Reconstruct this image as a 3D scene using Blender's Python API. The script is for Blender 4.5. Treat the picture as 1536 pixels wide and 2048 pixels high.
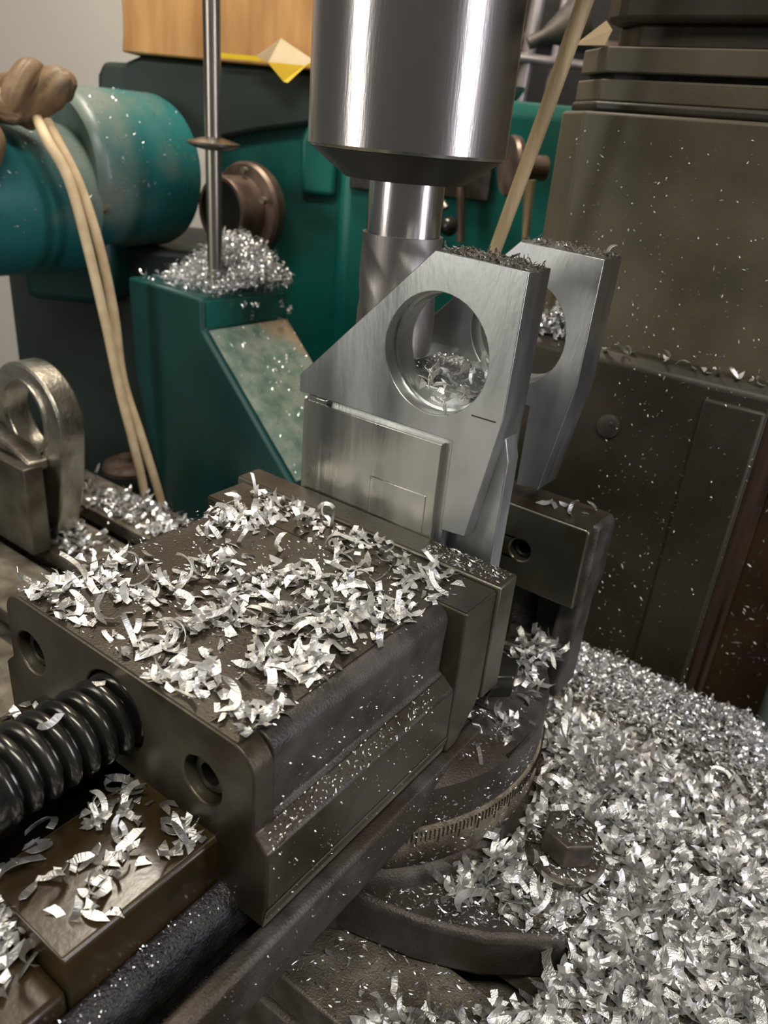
import bpy, bmesh, math, random
from mathutils import Vector, Matrix, noise
for o in list(bpy.data.objects): bpy.data.objects.remove(o)
SC = bpy.context.scene
COL = SC.collection
S = 0.2                                   # one modelling unit is 0.2 m
PI = math.pi
rnd = random.Random(7)

# ------------------------------------------------------------------ camera
CAM = Vector((0.7401, -0.7478, 1.0))
cam_d = bpy.data.cameras.new('camera'); cam = bpy.data.objects.new('camera', cam_d); COL.objects.link(cam)
Rr, Uu, Ff = Vector((.79869, .59572, .08491)), Vector((-.32319, .30564, .89562)), Vector((-.50759, .74276, -.43664))
m = Matrix((( Rr.x, Uu.x, -Ff.x, CAM.x*S), (Rr.y, Uu.y, -Ff.y, CAM.y*S), (Rr.z, Uu.z, -Ff.z, CAM.z*S), (0, 0, 0, 1)))
cam.matrix_world = m
cam_d.sensor_fit = 'VERTICAL'; cam_d.sensor_height = 36.0; cam_d.lens = 1560/2048*36.0
cam_d.clip_start = 0.01; cam_d.clip_end = 30
cam_d.dof.use_dof = True; cam_d.dof.focus_distance = 0.37; cam_d.dof.aperture_fstop = 13.0
SC.camera = cam

# ------------------------------------------------------------------ world, lights, exposure
wd = bpy.data.worlds.new('workshop_air'); SC.world = wd; wd.use_nodes = True
bgn = wd.node_tree.nodes['Background']; bgn.inputs[0].default_value = (.90, .86, .80, 1); bgn.inputs[1].default_value = 0.10
SC.view_settings.view_transform = 'Standard'; SC.view_settings.look = 'None'
SC.view_settings.exposure = 0.18; SC.view_settings.gamma = 1.0; SC.view_settings.use_curve_mapping = False

def area(name, loc, target, sx, sy, power, col):
    l = bpy.data.lights.new(name, 'AREA'); l.shape = 'RECTANGLE'; l.size = sx*S; l.size_y = sy*S
    l.energy = power; l.color = col
    o = bpy.data.objects.new(name, l); COL.objects.link(o)
    o.location = Vector(loc)*S
    d = (Vector(target)-Vector(loc)).normalized()
    o.rotation_euler = d.to_track_quat('-Z', 'Y').to_euler()
    return o
area('ceiling_lamp', (2.2, -2.4, 6.5), (0.0, .8, 0), 5.0, 1.0, 14.0, (1, .95, .85))
area('window_light', (-3.6, -5.0, 2.4), (-.6, 1.17, 1.0), 1.5, 4.5, 5.5, (1, .97, .90))
area('doorway_light', (6.4, 1.9, 2.0), (-.3, 1.17, .9), 0.9, 4.4, 7.0, (.92, .90, 1.0))
area('rear_lamp', (-3.0, 2.2, 6.0), (-1.7, 4.8, .6), 3.0, 0.9, 16.0, (1, .90, .74))

# ------------------------------------------------------------------ materials
def mat(name, c1, c2=None, scale=60, rough=.5, rough2=None, metal=0, bump=0, bscale=None, lo=.35, hi=.65,
        stretch=None, spec=.5, third=None, tscale=15, tlo=.5, thi=.62, detail=6, coat=0):
    m = bpy.data.materials.new(name); m.use_nodes = True
    nt = m.node_tree; N = nt.nodes; L = nt.links; b = N['Principled BSDF']
    tc = N.new('ShaderNodeTexCoord'); mp = N.new('ShaderNodeMapping'); L.new(tc.outputs['Object'], mp.inputs[0])
    if stretch: mp.inputs['Scale'].default_value = stretch
    n = N.new('ShaderNodeTexNoise'); n.inputs['Scale'].default_value = scale; n.inputs['Detail'].default_value = detail
    L.new(mp.outputs[0], n.inputs['Vector'])
    r = N.new('ShaderNodeValToRGB'); r.color_ramp.elements[0].position = lo; r.color_ramp.elements[1].position = hi
    r.color_ramp.elements[0].color = (*c1, 1); r.color_ramp.elements[1].color = (*(c2 or c1), 1)
    L.new(n.outputs['Fac'], r.inputs[0])
    out = r.outputs[0]
    if third:
        n3 = N.new('ShaderNodeTexNoise'); n3.inputs['Scale'].default_value = tscale; n3.inputs['Detail'].default_value = 5
        L.new(tc.outputs['Object'], n3.inputs['Vector'])
        r3 = N.new('ShaderNodeValToRGB'); r3.color_ramp.elements[0].position = tlo; r3.color_ramp.elements[1].position = thi
        L.new(n3.outputs['Fac'], r3.inputs[0])
        mx = N.new('ShaderNodeMix'); mx.data_type = 'RGBA'; L.new(r3.outputs[0], mx.inputs['Factor'])
        L.new(out, mx.inputs['A']); mx.inputs['B'].default_value = (*third, 1); out = mx.outputs['Result']
    L.new(out, b.inputs['Base Color'])
    b.inputs['Metallic'].default_value = metal
    b.inputs['Specular IOR Level'].default_value = spec
    b.inputs['Coat Weight'].default_value = coat; b.inputs['Coat Roughness'].default_value = .15
    if rough2 is not None:
        mr = N.new('ShaderNodeMapRange'); mr.inputs['From Min'].default_value = .3; mr.inputs['From Max'].default_value = .7
        mr.inputs['To Min'].default_value = rough; mr.inputs['To Max'].default_value = rough2
        L.new(n.outputs['Fac'], mr.inputs['Value']); L.new(mr.outputs[0], b.inputs['Roughness'])
    else: b.inputs['Roughness'].default_value = rough
    if bump:
        nb = N.new('ShaderNodeTexNoise'); nb.inputs['Scale'].default_value = bscale or scale*3; nb.inputs['Detail'].default_value = 4
        L.new(mp.outputs[0], nb.inputs['Vector'])
        bp = N.new('ShaderNodeBump'); bp.inputs['Strength'].default_value = bump; bp.inputs['Distance'].default_value = .001
        L.new(nb.outputs['Fac'], bp.inputs['Height']); L.new(bp.outputs[0], b.inputs['Normal'])
    return m
M = {}
M['alu'] = mat('machined_aluminium', (.42, .43, .42), (.58, .59, .58), 22, .20, .52, 1, .14, 400, stretch=(1, 1, .25), third=(.34, .36, .37), tscale=7)
M['alu_mill'] = mat('milled_aluminium', (.42, .42, .39), (.64, .63, .58), 26, .18, .50, 1, .25, 260, stretch=(1, 1, .12))
M['chip'] = mat('aluminium_chip', (.74, .735, .71), (.88, .87, .85), 160, .26, .50, 1, .5, 1500, stretch=(1, .15, 1))
M['chip2'] = mat('bright_aluminium_curl', (.80, .80, .82), (.92, .92, .93), 260, .24, .42, 1, .2, 900)
M['dust'] = mat('metal_dust', (.10, .085, .06), (.34, .31, .25), 700, .35, .6, .55, 1.0, 1500, lo=.4, hi=.68)
M['steel'] = mat('polished_steel', (.50, .47, .46), (.58, .55, .54), 25, .17, .26, 1, .05, 900, stretch=(1, 1, .1))
M['cutter'] = mat('cutter_steel', (.26, .24, .23), (.34, .32, .30), 40, .40, .5, 1, .1, 700, stretch=(1, 1, .1))
M['black'] = mat('dark_taper_steel', (.07, .06, .06), (.10, .09, .085), 30, .30, .4, .9, .05)
M['jaw'] = mat('oily_ground_steel', (.085, .074, .052), (.135, .120, .088), 18, .30, .46, .65, .12, 500, third=(.05, .038, .024), tscale=14)
M['jaw_top'] = mat('oily_jaw_top', (.040, .033, .022), (.068, .056, .038), 18, .30, .5, .4, .25, 900, third=(.035, .025, .015), tscale=20)
M['plate'] = mat('jaw_plate_steel', (.17, .16, .125), (.25, .235, .19), 16, .28, .44, .85, .1, 600, third=(.10, .075, .04), tscale=24, tlo=.52, thi=.68)
M['cast'] = mat('rough_cast_iron', (.050, .044, .040), (.105, .094, .086), 60, .32, .55, .4, .45, 900, third=(.055, .042, .03), tscale=18)
M['cast_wet'] = mat('wet_black_casting', (.016, .014, .015), (.045, .042, .045), 120, .22, .42, .3, 1.0, 700)
M['rusty'] = mat('brown_oily_way', (.030, .020, .008), (.050, .034, .014), 9, .16, .30, .0, .08, 300, third=(.018, .011, .004), tscale=16, tlo=.42, thi=.62)
M['bolt'] = mat('grimy_brown_bolt_steel', (.07, .058, .045), (.17, .15, .12), 70, .35, .55, .6, .4)
M['worn'] = mat('worn_edge_steel', (.17, .15, .11), (.28, .25, .18), 40, .4, .6, .6, .3)
M['hole'] = mat('shade_black', (.008, .007, .006), (.015, .013, .010), 60, .6, None, .2)  # near-black that paints in the shade inside holes, slots and grooves
M['screw'] = mat('black_screw_steel', (.055, .052, .048), (.095, .09, .08), 40, .14, .30, .85, .08)
M['dial'] = mat('dial_ring_brass_grime', (.20, .165, .11), (.50, .43, .31), 110, .38, .6, .5, .9, 900, third=(.055, .042, .028), tscale=14, tlo=.46, thi=.64)
M['mark'] = mat('engraved_mark', (.02, .016, .012))
M['table'] = mat('table_cast_iron', (.13, .11, .085), (.26, .235, .19), 60, .36, .56, .55, .6, 900, third=(.07, .055, .035), tscale=10)
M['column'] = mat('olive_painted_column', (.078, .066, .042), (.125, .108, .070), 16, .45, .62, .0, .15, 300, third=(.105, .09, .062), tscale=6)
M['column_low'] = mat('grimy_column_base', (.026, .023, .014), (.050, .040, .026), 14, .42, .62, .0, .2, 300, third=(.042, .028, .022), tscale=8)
M['column_brown'] = mat('rust_brown_panel', (.026, .013, .005), (.042, .023, .009), 14, .4, .6, .0, .2, 300)
M['column_edge'] = mat('scuffed_olive_edge', (.20, .17, .11), (.30, .25, .17), 20, .45, .6, .0, .2, 300)
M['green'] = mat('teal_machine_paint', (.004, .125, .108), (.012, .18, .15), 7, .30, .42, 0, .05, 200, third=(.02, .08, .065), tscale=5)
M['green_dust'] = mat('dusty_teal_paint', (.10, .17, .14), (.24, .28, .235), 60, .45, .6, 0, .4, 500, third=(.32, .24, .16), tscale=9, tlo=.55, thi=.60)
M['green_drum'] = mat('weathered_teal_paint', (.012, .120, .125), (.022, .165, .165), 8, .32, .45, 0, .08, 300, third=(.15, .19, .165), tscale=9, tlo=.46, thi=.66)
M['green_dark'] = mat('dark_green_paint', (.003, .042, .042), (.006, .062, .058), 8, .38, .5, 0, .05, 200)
M['green_black'] = mat('green_black_and_shadow', (.010, .022, .018), (.022, .036, .03), 8, .45, .6, 0, .1, 200)  # dark green parts, and the shadow painted into the top plate
M['brownsteel'] = mat('rust_brown_steel', (.10, .065, .05), (.19, .135, .105), 40, .3, .5, .5, .3)
M['greysteel'] = mat('grey_steel_rod', (.30, .27, .23), (.42, .39, .34), 30, .24, .4, 1, .1, stretch=(1, 1, .1))
M['forged'] = mat('raw_forged_aluminium', (.38, .36, .31), (.62, .59, .52), 26, .28, .46, 1, .5, 240, third=(.24, .21, .17), tscale=14)
M['block'] = mat('stained_steel_block', (.10, .09, .07), (.24, .22, .18), 18, .36, .55, .7, .3, third=(.06, .045, .03), tscale=12)
M['cardboard'] = mat('brown_cardboard', (.42, .20, .065), (.66, .37, .14), 14, .75, None, 0, 1.0, 30, stretch=(3, 3, .4))
M['yellow'] = mat('yellow_label', (.85, .60, .01), None, rough=.45)
M['tape'] = mat('cloudy_adhesive_tape', (.52, .40, .24), (.60, .48, .30), 30, .35)
M['cloth'] = mat('brown_leather_cloth', (.15, .095, .05), (.26, .17, .09), 30, .5, .65, 0, .6, 160)
M['cord'] = mat('beige_cord', (.62, .46, .26), (.76, .60, .38), 60, .6, None, 0, .4, 600)
M['wood'] = mat('weathered_wood', (.30, .22, .11), (.47, .36, .20), 30, .55, None, 0, .4, 200, stretch=(4, 4, .4))
M['pipe'] = mat('galvanised_tube', (.34, .30, .31), (.46, .42, .42), 20, .3, .45, .7, .1)
M['palegreen'] = mat('pale_green_paint', (.17, .23, .19), (.23, .29, .245), 16, .4)
M['wall'] = mat('pale_grey_wall', (.56, .53, .49), (.62, .59, .55), 3, .8)
M['floor'] = mat('dark_concrete', (.08, .07, .06), (.14, .125, .11), 5, .7)
M['ball'] = mat('black_ball_knob', (.02, .02, .018), None, rough=.2)
M['paper'] = mat('oiled_paper', (.50, .36, .20), (.62, .47, .28), 30, .6)
M['blue'] = mat('blue_grey_dish', (.06, .10, .13), (.12, .16, .19), 30, .25, None, .3)

# ------------------------------------------------------------------ geometry helpers (everything in modelling units)
def bgp(r, d, z):                                # room frame turned 34 degrees from the mill's axes
    return Vector((.7401+.82563*r-.56421*d, -.7478+.56421*r+.82563*d, z))
def idf(x, y, z): return Vector((x, y, z))
class MB:
    def __init__(s, f=idf): s.bm = bmesh.new(); s.f = f
    def v(s, x, y, z): return s.bm.verts.new(s.f(x, y, z))
    def box(s, x0, x1, y0, y1, z0, z1):
        a = [s.v(x, y, z) for z in (z0, z1) for x, y in ((x0, y0), (x1, y0), (x1, y1), (x0, y1))]
        for q in ((0, 3, 2, 1), (4, 5, 6, 7), (0, 1, 5, 4), (1, 2, 6, 5), (2, 3, 7, 6), (3, 0, 4, 7)): s.bm.faces.new([a[i] for i in q])
        return s
    def prism(s, poly, a, b, ax='y', holes=()):
        """poly in the plane across axis ax, from a to b along it; holes: (cu, cv, r)"""
        def P(u, w, t): return (u, t, w) if ax == 'y' else ((t, u, w) if ax == 'x' else (u, w, t))
        loops = [list(poly)]
        for (cu, cv, r) in holes: loops.append([(cu+r*math.cos(2*PI*k/40), cv+r*math.sin(2*PI*k/40)) for k in range(40)])
        ends = []
        for t in (a, b):
            es = []; vl = []
            for lp in loops:
                vs = [s.v(*P(u, w, t)) for u, w in lp]; vl.append(vs)
                es += [s.bm.edges.new((vs[i], vs[(i+1) % len(vs)])) for i in range(len(vs))]
            if len(loops) == 1: s.bm.faces.new(vl[0])
            else: bmesh.ops.triangle_fill(s.bm, use_beauty=True, use_dissolve=False, edges=es)
            ends.append(vl)
        for va, vb in zip(*ends):
            for i in range(len(va)):
                j = (i+1) % len(va); s.bm.faces.new((va[i], va[j], vb[j], vb[i]))
        return s
    def lathe(s, prof, c, axis=(0, 0, 1), n=48, cap=True):
        """prof: (radius, distance along axis)"""
        c = Vector(c); ax = Vector(axis).normalized()
        u = ax.orthogonal().normalized(); w = ax.cross(u)
        rings = []
        for r, t in prof:
            rings.append([s.bm.verts.new(s.f(*(c+ax*t+(u*math.cos(2*PI*k/n)+w*math.sin(2*PI*k/n))*r))) for k in range(n)])
        for a, b in zip(rings, rings[1:]):
            for k in range(n): s.bm.faces.new((a[k], a[(k+1) % n], b[(k+1) % n], b[k]))
        if cap:
            s.bm.faces.new(rings[0][::-1]); s.bm.faces.new(rings[-1])
        return s
    def tube(s, path, rad, n=12):
        pts = [Vector(p) for p in path]; rings = []
        up = None
        for i, p in enumerate(pts):
            t = (pts[min(i+1, len(pts)-1)]-pts[max(i-1, 0)]).normalized()
            if up is None: up = t.orthogonal().normalized()
            up = (up-t*up.dot(t)).normalized(); w = t.cross(up)
            r = rad[i] if isinstance(rad, (list, tuple)) else rad
            rings.append([s.bm.verts.new(s.f(*(p+(up*math.cos(2*PI*k/n)+w*math.sin(2*PI*k/n))*r))) for k in range(n)])
        for a, b in zip(rings, rings[1:]):
            for k in range(n): s.bm.faces.new((a[k], a[(k+1) % n], b[(k+1) % n], b[k]))
        s.bm.faces.new(rings[0][::-1]); s.bm.faces.new(rings[-1])
        return s
def smoothpath(pts, k=6):
    out = []; P = [Vector(pts[0])]+[Vector(p) for p in pts]+[Vector(pts[-1])]
    for i in range(1, len(P)-2):
        for j in range(k):
            t = j/k; a, b, c, d = P[i-1], P[i], P[i+1], P[i+2]
            out.append(.5*((2*b)+(c-a)*t+(2*a-5*b+4*c-d)*t*t+(3*b-a-3*c+d)*t**3))
    out.append(P[-2]); return out
def obj(name, mb, mt, parent=None, bevel=0, seg=2, ang=35, org=None, warp=None):
    bm = mb.bm if isinstance(mb, MB) else mb
    bmesh.ops.recalc_face_normals(bm, faces=bm.faces)
    if warp:
        for v in bm.verts: v.co = warp(v.co)
    if org is None and parent is not None: org = parent.get('_o')
    og = Vector(org) if org is not None else Vector((0, 0, 0))
    for v in bm.verts: v.co = (v.co-og)*S
    me = bpy.data.meshes.new(name); bm.to_mesh(me); bm.free()
    me.polygons.foreach_set('use_smooth', [True]*len(me.polygons)); me.set_sharp_from_angle(angle=math.radians(ang))
    for k in (mt if isinstance(mt, list) else [mt]): me.materials.append(M[k])
    o = bpy.data.objects.new(name, me); COL.objects.link(o)
    if parent is not None: o.parent = parent; o['_o'] = tuple(og)
    else: o.location = og*S; o['_o'] = tuple(og)
    if bevel:
        md = o.modifiers.new('edge', 'BEVEL'); md.width = bevel*S; md.segments = seg; md.limit_method = 'ANGLE'; md.angle_limit = math.radians(40); md.harden_normals = False
    return o
def thing(name, label, cat, org, group=None):
    o = bpy.data.objects.new(name, None); COL.objects.link(o); o.location = Vector(org)*S; o['_o'] = tuple(org)
    o.empty_display_size = .01
    return tag(o, label, cat, group)
def tag(o, label, cat, group=None):
    o['label'] = label; o['category'] = cat
    if group: o['group'] = group
    return o

# ------------------------------------------------------------------ room shell
o = obj('wall_back', MB(bgp).box(-9, 9, 9.0, 9.3, -5.5, 9), 'wall'); o['kind'] = 'structure'
o = obj('floor', MB(bgp).box(-9, 9, -6, 9.3, -5.8, -5.5), 'floor'); o['kind'] = 'structure'

# ------------------------------------------------------------------ machine table with T-slots
tb = thing('machine_table', 'long grimy cast iron machine table with T-slots under the vise', 'machine table', (0, 1, -.95))
prof = [(.21, -1.36), (.21, -1.12), (.235, -1.11), (.235, -1.07), (.21, -1.06), (.21, -.955), (.215, -.95)]
for y0 in (.51, .92, 1.32):
    prof += [(y0, -.95), (y0, -1.02), (y0-.05, -1.02), (y0-.05, -1.09), (y0+.16, -1.09), (y0+.16, -1.02), (y0+.11, -1.02), (y0+.11, -.95)]
prof += [(1.72, -.95), (1.72, -1.36)]
obj('table_top', MB().prism(prof, -4.6, 1.7, 'x'), 'table', tb, bevel=.004)
obj('saddle', MB().box(-1.9, 1.3, .45, 2.08, -1.75, -1.365), 'cast', tb, bevel=.02)
obj('way_cover', MB().box(-1.4, .78, 1.725, 2.08, -1.364, -1.0), 'cast', tb, bevel=.02)
obj('knee', MB().box(-1.3, .7, .7, 2.05, -5.5, -1.755), 'column_low', tb, bevel=.03)

# ------------------------------------------------------------------ column of the mill
cl = thing('mill_column', 'dark olive painted column of the mill with grooved bands near its top', 'machine column', (-.1, 2.6, -5.5))
def colpoly(x0, x1, y0, y1, c): return [(x0, y0+c*.9), (x0+c, y0), (x1, y0), (x1, y1), (x0, y1)]
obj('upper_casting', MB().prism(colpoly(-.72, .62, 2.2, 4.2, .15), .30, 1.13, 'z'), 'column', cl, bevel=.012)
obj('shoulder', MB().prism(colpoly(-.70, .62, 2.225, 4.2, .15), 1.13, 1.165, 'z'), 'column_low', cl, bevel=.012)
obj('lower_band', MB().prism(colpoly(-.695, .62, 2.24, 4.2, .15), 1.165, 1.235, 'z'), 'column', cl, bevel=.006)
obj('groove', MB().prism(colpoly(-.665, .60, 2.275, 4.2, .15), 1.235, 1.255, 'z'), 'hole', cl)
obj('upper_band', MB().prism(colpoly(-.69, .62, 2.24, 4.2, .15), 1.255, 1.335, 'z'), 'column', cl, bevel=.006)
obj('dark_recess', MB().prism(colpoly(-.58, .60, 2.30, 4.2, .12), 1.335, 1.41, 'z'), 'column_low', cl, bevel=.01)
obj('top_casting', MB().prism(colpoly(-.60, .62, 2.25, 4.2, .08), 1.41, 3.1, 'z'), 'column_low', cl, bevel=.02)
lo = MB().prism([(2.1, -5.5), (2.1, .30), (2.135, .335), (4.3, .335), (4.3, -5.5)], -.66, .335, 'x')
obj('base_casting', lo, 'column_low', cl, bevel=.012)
obj('slide_strip', MB().box(.115, .325, 2.085, 2.11, -1.6, .255), 'column_low', cl, bevel=.01)
obj('side_panel', MB().box(.34, 1.9, 2.62, 2.75, -5.5, .9), 'column_brown', cl, bevel=.01)
obj('side_cover', MB().box(.334, .345, 2.104, 2.615, -5.5, .29), 'column_brown', cl)
obj('plug', MB().lathe([(.045, 0), (.045, .012), (.03, .016)], (-.20, 2.1, .06), (0, -1, 0), 24), 'cast', cl)

# oiled paper tucked on the band
pb = MB()
a = [pb.v(-.68, 2.255, 1.337), pb.v(-.56, 2.245, 1.337), pb.v(-.545, 2.255, 1.385), pb.v(-.58, 2.27, 1.415), pb.v(-.68, 2.29, 1.340), pb.v(-.56, 2.29, 1.338)]
pb.bm.faces.new((a[0], a[1], a[2], a[3])); pb.bm.faces.new((a[0], a[3], a[4])); pb.bm.faces.new((a[1], a[5], a[3], a[2])); pb.bm.faces.new((a[0], a[4], a[5], a[1])); pb.bm.faces.new((a[4], a[3], a[5]))
tag(obj('paper_scrap', pb, 'paper'), 'folded oiled paper scrap on the column band behind the wooden stick', 'paper scrap')

# ------------------------------------------------------------------ spindle, chuck, end mill
sp = thing('milling_spindle', 'polished steel collet chuck hanging over the workpiece, holding an end mill', 'milling spindle', (-.605, 1.17, 1.9))
cx, cy = -.608, 1.17
obj('chuck_body', MB().lathe([(.262, .0), (.270, .008), (.270, .94), (.262, .95)], (cx, cy, .953), n=96), 'steel', sp, ang=15)
obj('chuck_taper', MB().lathe([(.165, .0), (.258, .066), (.262, .068)], (cx, cy, .884), n=96), 'black', sp, ang=15)
em = obj('end_mill', MB().lathe([(.105, .0), (.105, .215)], (cx+.012, cy, .745), n=64), 'steel', sp)
def fluted(t):                                     # fluted cutting length
    b = MB(); n = 96; rings = []
    for k in range(41):
        z = .415+.33*k/40; ring = []
        for i in range(n):
            a = 2*PI*i/n; tw = (z-.415)*9
            ph = ((a+tw)/(2*PI)*4) % 1
            r = .115-.004*max(0, math.sin(ph*PI*2))**.6*(1 if z < .70 else max(0, (.735-z)/.035))
            ring.append(b.v(cx+.012+r*math.cos(a), cy+r*math.sin(a), z))
        rings.append(ring)
    for A, B in zip(rings, rings[1:]):
        for i in range(n): b.bm.faces.new((A[i], A[(i+1) % n], B[(i+1) % n], B[i]))
    b.bm.faces.new(rings[0][::-1]); b.bm.faces.new(rings[-1]); return b
obj('cutting_flutes', fluted(0), 'cutter', em)

mh = thing('mill_head', 'dark green mill head carrying the spindle above the vise', 'mill head', (-.6, 1.9, 1.9))
obj('head_casting', MB().box(-1.05, -.15, .75, 2.2, 1.90, 2.7), 'green_dark', mh, bevel=.06)
# ------------------------------------------------------------------ workpiece: two-lug aluminium bracket in the jaws
wp = thing('aluminium_bracket', 'machined aluminium bracket with two bored lugs clamped in the vise', 'workpiece', (-.35, 1.1, -.16))
lug = [(-.73, .30), (-.73, .349), (-.314, .757), (-.061, .746), (-.067, .395), (-.126, .048), (-.2, .042), (-.2, .30)]
def lug_mb(y0, y1): return MB().prism(lug, y0, y1, 'y', [(-.282, .508, .1545)])
def step_mb(y0, y1): return MB().lathe([(.1540, y1-.001), (.1465, y1-.002), (.1465, y0+.030), (.1540, y0+.028)], (-.282, 0, .508), (0, 1, 0), 64, False)
l1 = obj('lug', lug_mb(.908, 1.022), 'alu', wp, bevel=.0022)
l1['label'] = 'front lug with a round bore filled with chips'
l2 = obj('lug', lug_mb(1.345, 1.475), 'alu', wp, bevel=.0022)
obj('bore_step', step_mb(.925, 1.022), 'alu', l1)
obj('bore_step', step_mb(1.362, 1.475), 'alu', l2)
obj('pad', MB().prism([(-.70, -.16), (-.70, .286), (-.222, .286), (-.222, -.16)], .895, .93, 'y'), 'alu_mill', wp, bevel=.0025)
obj('pad_step', MB().prism([(-.62, -.16), (-.62, .30), (-.69, .30), (-.69, -.16)], .90, .93, 'y'), 'alu_mill', wp, bevel=.0025)
obj('pocket_edge', MB().prism([(-.44, -.10), (-.44, .13), (-.25, .13), (-.25, -.10)], .8925, .90, 'y'), 'alu_mill', wp, bevel=.0025)
obj('web', MB().box(-.525, -.215, 1.0, 1.345, -.16, .395), 'alu', wp, bevel=.003)
obj('web_base', MB().box(-.70, -.52, .93, 1.29, -.16, .12), 'alu_mill', wp, bevel=.003)
obj('backing', MB().box(-.70, -.20, .918, 1.0, -.16, .302), 'alu', wp, bevel=.002)
obj('web_front', MB().prism([(-.23, -.16), (-.23, .32), (-.078, .33), (-.061, .27), (-.062, -.16)], .962, 1.0215, 'y'), 'alu', wp, bevel=.003)
obj('scribe_mark', MB().box(-.155, -.085, .9065, .909, .3815, .3845), 'mark', wp)

# ------------------------------------------------------------------ vise
vs = thing('machine_vise', 'heavy dark steel machine vise on a round swivel base, strewn with chips', 'machine vise', (-.39, .9, -.95))
# moving jaw: profile with a fillet, a shoulder and a foot
def arc(cx_, cz, r, a0, a1, n=6): return [(cx_+r*math.cos(math.radians(a0+(a1-a0)*k/n)), cz+r*math.sin(math.radians(a0+(a1-a0)*k/n))) for k in range(n+1)]
right0 = arc(-.06, -.065, .065, 90, 0) + [(.004, -.10), (.006, -.19), (.040, -.222), (.040, -.37), (.030, -.425)]
left = [(-.82, -.425), (-.83, -.37), (-.83, -.222), (-.795, -.19)] + arc(-.735, -.06, .06, 180, 90)
inner = [(-.10, -.425), (-.10, -.28), (-.68, -.28), (-.68, -.425)]
right = arc(-.038, -.04, .038, 90, 0) + [(-.004, -.10), (-.006, -.185), (.040, -.222), (.040, -.37), (.030, -.425)]
jp0 = right0+inner+left; jp = right+inner+left
holes = [(-.135, -.148, .054), (-.71, -.140, .054), (-.405, -.135, .095)]
mj = obj('moving_jaw', MB().prism(jp0, 0, .055, 'y', holes), 'jaw', vs, bevel=.004)
obj('jaw_body', MB().prism(jp, .055, .655, 'y'), 'cast', mj, bevel=.004, seg=3)
def topskin(): return MB().prism([(-.735, -.002), (-.042, -.002), (-.042, .002), (-.735, .002)], .004, .655, 'y')
obj('top_face', topskin(), 'jaw_top', mj)
boss = [(.655, 0), (.80, 0), (.80, -.31), (.785, -.345), (.70, -.425), (.655, -.425)]
obj('front_boss', MB().prism(boss, -.85, .045, 'x'), 'jaw', mj, bevel=.006, seg=3)
obj('boss_top', MB().box(-.845, .04, .658, .797, -.002, .0022), 'jaw_top', mj)
rib = MB().prism([(.006, -.19), (.041, -.224), (.041, -.40), (.006, -.40)], .003, .656, 'y')
obj('side_foot', rib, 'jaw', mj, bevel=.004)
obj('worn_strip', MB().prism([(.0415, -.375), (.0425, -.372), (.033, -.427), (.030, -.425)], .002, .70, 'y'), 'worn', mj)
for hx, hz in ((-.135, -.148), (-.71, -.140)):
    cs = obj('cap_screw', MB().lathe([(.044, 0), (.044, .03), (.041, .034), (.026, .034), (.026, .012)], (hx, .056, hz), (0, -1, 0), 36, False), 'screw', mj)
    obj('hex_socket', MB().lathe([(.024, 0), (.024, .001)], (hx, .044, hz), (0, -1, 0), 6), 'hole', cs)
jpl = obj('jaw_plate', MB().box(-.875, .052, .801, .892, -.335, .012), 'plate', mj, bevel=.006)
obj('plate_top', MB().box(-.87, .047, .806, .887, .011, .0135), 'jaw_top', jpl)
# lead screw
ls = obj('lead_screw', MB().lathe([(.062, 0), (.062, .62)], (-.405, -.55, -.135), (0, 1, 0), 48), 'screw', vs)
def thread():
    b = MB(); pitch = .0405; turns = 13; n = 36; rings = []
    prof_ = [(.062, -.0165), (.080, -.0135), (.088, -.007), (.089, .0), (.088, .007), (.080, .0135), (.062, .0165)]
    for k in range(int(turns*n)+1):
        a = 2*PI*k/n; y = .06-pitch*k/n; e = min(1, k/20, (turns*n-k)/20); e = max(e, .05)
        rings.append([b.v(-.405+(.061+(r-.061)*e)*math.cos(a), y+t, -.135+(.061+(r-.061)*e)*math.sin(a)) for r, t in prof_])
    for A, B in zip(rings, rings[1:]):
        for i in range(len(prof_)-1): b.bm.faces.new((A[i], A[i+1], B[i+1], B[i]))
    b.bm.faces.new(rings[0]); b.bm.faces.new(rings[-1]); return b
obj('thread', thread(), 'screw', ls, ang=60)
obj('screw_collar', MB().lathe([(.04, 0), (.072, .012), (.085, .03), (.09, .06), (.09, .25), (.08, .27)], (-.405, -.245, -.135), (0, -1, 0), 48), 'screw', ls)
# bed: two ways with a deep channel, textured ledges, outer rails
bd = obj('vise_bed', MB().box(-.72, -.06, -.62, 1.30, -.60, -.45), 'cast_wet', vs, bevel=.01)
way = [(-.345, -.50), (-.345, -.275), (-.34, -.27), (-.10, -.27), (-.093, -.277), (-.093, -.50)]
w1 = MB().prism(way, -.335, .80, 'y'); w2 = MB().prism([(-.81-x, z) for x, z in way], -.335, .80, 'y')
o = obj('way', w1, 'rusty', bd, bevel=.005); o = obj('way', w2, 'rusty', bd, bevel=.005)
obj('way_rear', MB().box(-.70, -.11, .80, 1.297, -.5, -.345), 'rusty', bd, bevel=.005)
obj('end_shelf', MB().box(-.62, -.093, -.62, -.336, -.52, -.345), 'rusty', bd, bevel=.012)
obj('ledge', MB().prism([(-.092, -.46), (-.092, -.385), (-.06, -.392), (-.035, -.415), (-.03, -.50)], -.66, .9, 'y'), 'cast_wet', bd, bevel=.012, seg=3)
obj('ledge', MB().prism([(-.718, -.46), (-.718, -.385), (-.75, -.392), (-.775, -.415), (-.78, -.50)], -.66, .9, 'y'), 'cast_wet', bd, bevel=.012, seg=3)
obj('rail', MB().prism([(.018, -.60), (.018, -.445), (.028, -.436), (.056, -.436), (.066, -.446), (.070, -.535), (.055, -.60)], -.70, .86, 'y'), 'cast', bd, bevel=.005)
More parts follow.
